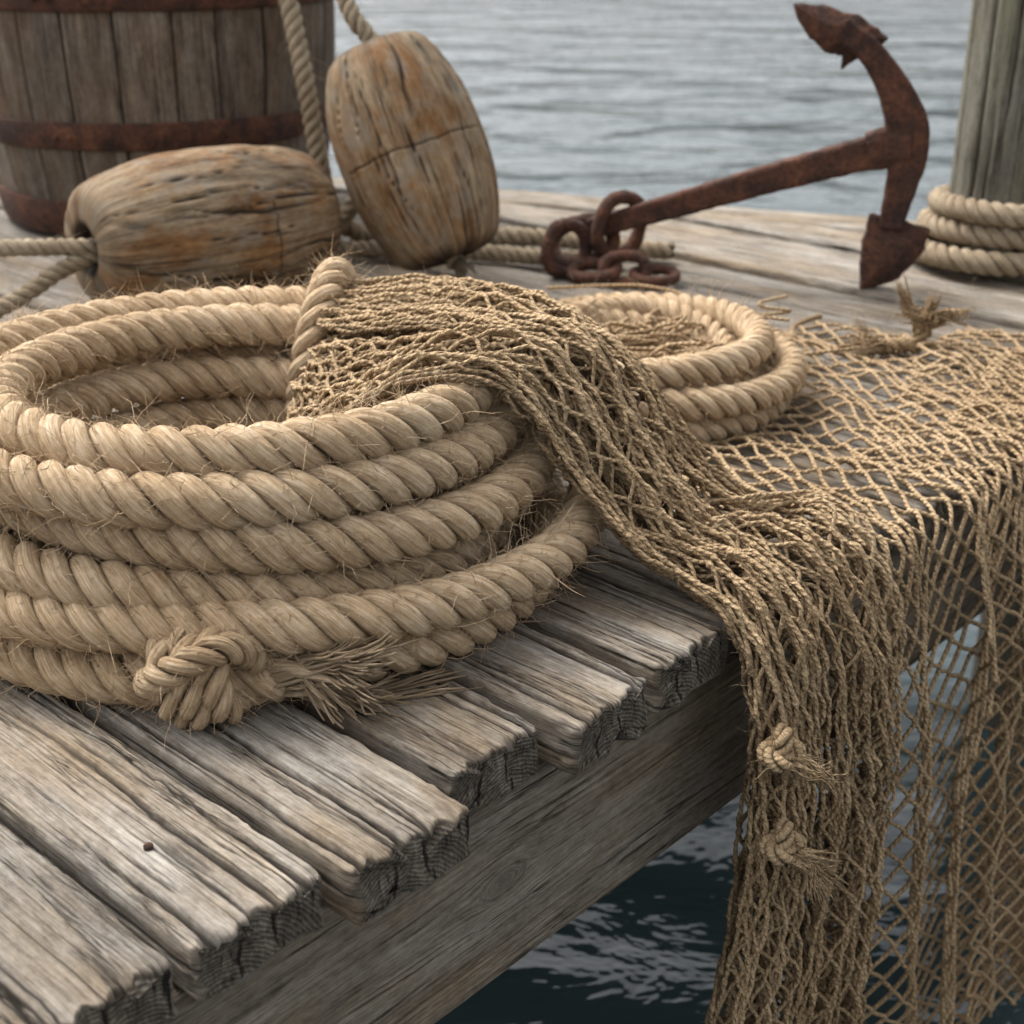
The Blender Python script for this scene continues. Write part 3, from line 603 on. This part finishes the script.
bar(ma,arm,wd,.046,SD)
sh=catmull([ap(.150,.088),ap(.3,.138),ap(.5,.205),ap(.70,.268)],14); bar(ma,sh,np.linspace(.038,.060,len(sh)),np.linspace(.036,.046,len(sh)),SD)
bar(ma,[ap(.640,.252),ap(.68,.262),ap(.712,.264)],np.array([.064,.074,.06]),.052,SD,rnd=.5)
def fluke(mb,outline,thick,c):
    o=np.array(outline); n=len(o); cc=np.array(c)
    def ring(f,off): return np.array([ap(*(cc+(p-cc)*f),0)+SD*off for p in o])
    R=np.array([ring(.01,-thick),ring(.35,-thick*.95),ring(.65,-thick*.7),ring(.93,-thick*.45),ring(1,-thick*.25),ring(1,thick*.25),ring(.93,thick*.45),ring(.65,thick*.7),ring(.35,thick*.95),ring(.01,thick)])
    mb.grid(R,np.linspace(0,1,n+1),np.linspace(0,1,10),flip=True)
def dens(o,k=5):
    out=[]
    for i in range(len(o)):
        a=np.array(o[i]);b=np.array(o[(i+1)%len(o)])
        for j in range(k): out.append(tuple(a+(b-a)*j/k+rng.normal(size=2)*.0012))
    return out
fluke(ma,dens([(.494,.500),(.545,.498),(.605,.482),(.660,.446),(.636,.422),(.607,.408),(.584,.390),(.584,.414),(.554,.420),(.520,.450)]),.022,(.585,.448))
fluke(ma,dens([(.652,.142),(.690,.138),(.760,.120),(.750,.075),(.714,.028),(.648,-.004),(.642,.05),(.644,.09)]),.026,(.694,.075))
ma.build('shank_and_arms',[M_rust],anc,smooth=False)
ml=MB()
def link(mb,c,u,v,a,b,r):
    u=norm(np.array(u,float)); v=np.array(v,float); v=norm(v-u*(u@v)); t=np.linspace(0,2*np.pi,49)
    x=np.sign(np.cos(t))*np.abs(np.cos(t))**.8*a; y=np.sign(np.sin(t))*np.abs(np.sin(t))**.9*b
    P=np.array(c)+x[:,None]*u+y[:,None]*v; P=P[:-1]
    T=norm(np.roll(P,-1,0)-np.roll(P,1,0)); N=np.cross(u,v)*np.ones_like(P); B=np.cross(T,N); an=np.linspace(0,2*np.pi,14,endpoint=False)
    V=P[:,None]+r*(1+.05*rng.normal(size=(48,1,1)))*(N[:,None]*np.cos(an)[None,:,None]+B[:,None]*np.sin(an)[None,:,None]); V=np.concatenate([V,V[:1]],0)
    mb.grid(V,np.linspace(0,1,15),np.linspace(0,1,49))
link(ml,ap(.205,.095),(.25,.1,.95),(.85,.5,0),.056,.048,.0135)
link(ml,ap(.135,.062),(1,.0,.25),(0,.6,.8),.060,.042,.0145)
link(ml,(.105,2.68,.055),(.2,.25,.9),(.9,.3,0),.046,.038,.0135)
link(ml,(.155,2.64,.024),(.9,-.35,.1),(.3,.9,.25),.044,.028,.0115)
link(ml,(.212,2.62,.032),(.95,-.1,0),(0,.3,.95),.040,.025,.011)
link(ml,(.268,2.62,.020),(.95,.15,0),(-.1,.95,.2),.040,.026,.010)
ml.build('shackle_and_chain',[M_rust],anc)

# ---------------------------------------------------------------- mooring post
pp=empty('mooring_post'); mb=MB(); m=200; a=np.linspace(0,2*np.pi,m,endpoint=False); z=np.linspace(-.0,1.5,200); R=.135; A=a[None];Z=z[:,None]
d=.003*(fbm(A*R/.012,Z/.4,5,3)-.5)+.012*(fbm(np.cos(A)+9,np.sin(A)+Z,7,2)-.5); cav=np.clip(.3-fbm(A*R/.012,Z/.4,5,3),0,.3)*1.2
r_=np.random.default_rng(4)
for k in range(34):
    a0=r_.random()*2*np.pi; z0=r_.random()*1.4; ln=.15+.4*r_.random(); ac=a0+.12*(fbm(Z*4,0*Z,k,2)-.5); win=np.clip(1-np.abs(Z-z0)/ln,0,1)**.5; c=np.exp(-(((A-ac+np.pi)%(2*np.pi)-np.pi)*R/.0028)**2)*win; d=d-.008*c; cav=np.maximum(cav,c)
V=np.stack([(R+d)*np.cos(A),(R+d)*np.sin(A),Z+0*A],-1); V=np.concatenate([V,V[-1:]*np.array([.9,.9,1])+np.array([0,0,.01]),V[-1:]*np.array([.001,.001,1])+np.array([0,0,.012])]); cav=np.concatenate([cav,cav[-1:],cav[-1:]*0])
zz=np.r_[z,1.51,1.52]; mb.grid(V,np.linspace(0,2*np.pi*R,m+1)[None]*np.ones((len(zz),1)),zz,C=cav); mb.U[-1]=mb.U[-1][...,::-1]
mb.build('timber',[M_post],pp)
mb=MB(); t=np.linspace(0,2*np.pi*2.9,260); zz=.024+.045*np.clip((t-1.2)/(2*np.pi),0,9)*1.0; Rr=.135+.026+.012*np.sin(t*1.3)+.02*np.exp(-t/4)
rope(mb,np.stack([Rr*np.cos(t+2.),Rr*np.sin(t+2.),zz+.008*np.sin(t)],1),.046,dense=True,fuzz=300); 
mb.build('rope_wrap',[M_rope2],pp)
pp.location=(.990,2.78,.003)

# ---------------------------------------------------------------- water
mb=MB(); g=np.array([-1500,-400,-100,-30,-8,0,8,30,100,400,1500.]); V=np.stack(np.meshgrid(g,g,indexing='ij')+[np.full((11,11),-1.0)],-1)
mb.grid(V,np.arange(12.),g,wrap=False,flip=False); wob=mb.build('water',[M_water])
# ---------------------------------------------------------------- light
sc=bpy.context.scene
w=bpy.data.worlds.new('World'); sc.world=w; w.use_nodes=True; nt=w.node_tree; nt.nodes.clear()
sky=nt.nodes.new('ShaderNodeTexSky'); sky.sky_type='NISHITA'; sky.sun_disc=False
EL,AZ=math.radians(55),math.radians(-48)
sky.sun_elevation=EL; sky.sun_rotation=AZ; sky.dust_density=6.; sky.air_density=1.; sky.ozone_density=1.
hs=nt.nodes.new('ShaderNodeHueSaturation'); hs.inputs['Saturation'].default_value=.16; hs.inputs['Value'].default_value=2.5
bg=nt.nodes.new('ShaderNodeBackground'); bg.inputs[1].default_value=.15; ow=nt.nodes.new('ShaderNodeOutputWorld')
nt.links.new(sky.outputs[0],hs.inputs['Color']); nt.links.new(hs.outputs[0],bg.inputs[0]); nt.links.new(bg.outputs[0],ow.inputs[0])
sl=bpy.data.lights.new('sun','SUN'); sl.energy=2.0; sl.angle=math.radians(14); sl.color=(1,.965,.91); so=bpy.data.objects.new('sun',sl); bpy.context.collection.objects.link(so)
dv=Vector((math.sin(AZ)*math.cos(EL),math.cos(AZ)*math.cos(EL),math.sin(EL))); so.rotation_euler=dv.to_track_quat('Z','Y').to_euler()
# ---------------------------------------------------------------- camera
cd=bpy.data.cameras.new('camera'); cam=bpy.data.objects.new('camera',cd); bpy.context.collection.objects.link(cam)
cd.lens=50; cd.sensor_width=36; cd.clip_start=.05; cd.clip_end=4000; cam.location=(0,0,.70); cam.rotation_euler=(math.radians(90-24),0,0)
cd.dof.use_dof=True; cd.dof.focus_distance=1.36; cd.dof.aperture_fstop=6.3
sc.camera=cam
sc.view_settings.view_transform='Standard'; sc.view_settings.look='None'; sc.view_settings.exposure=0
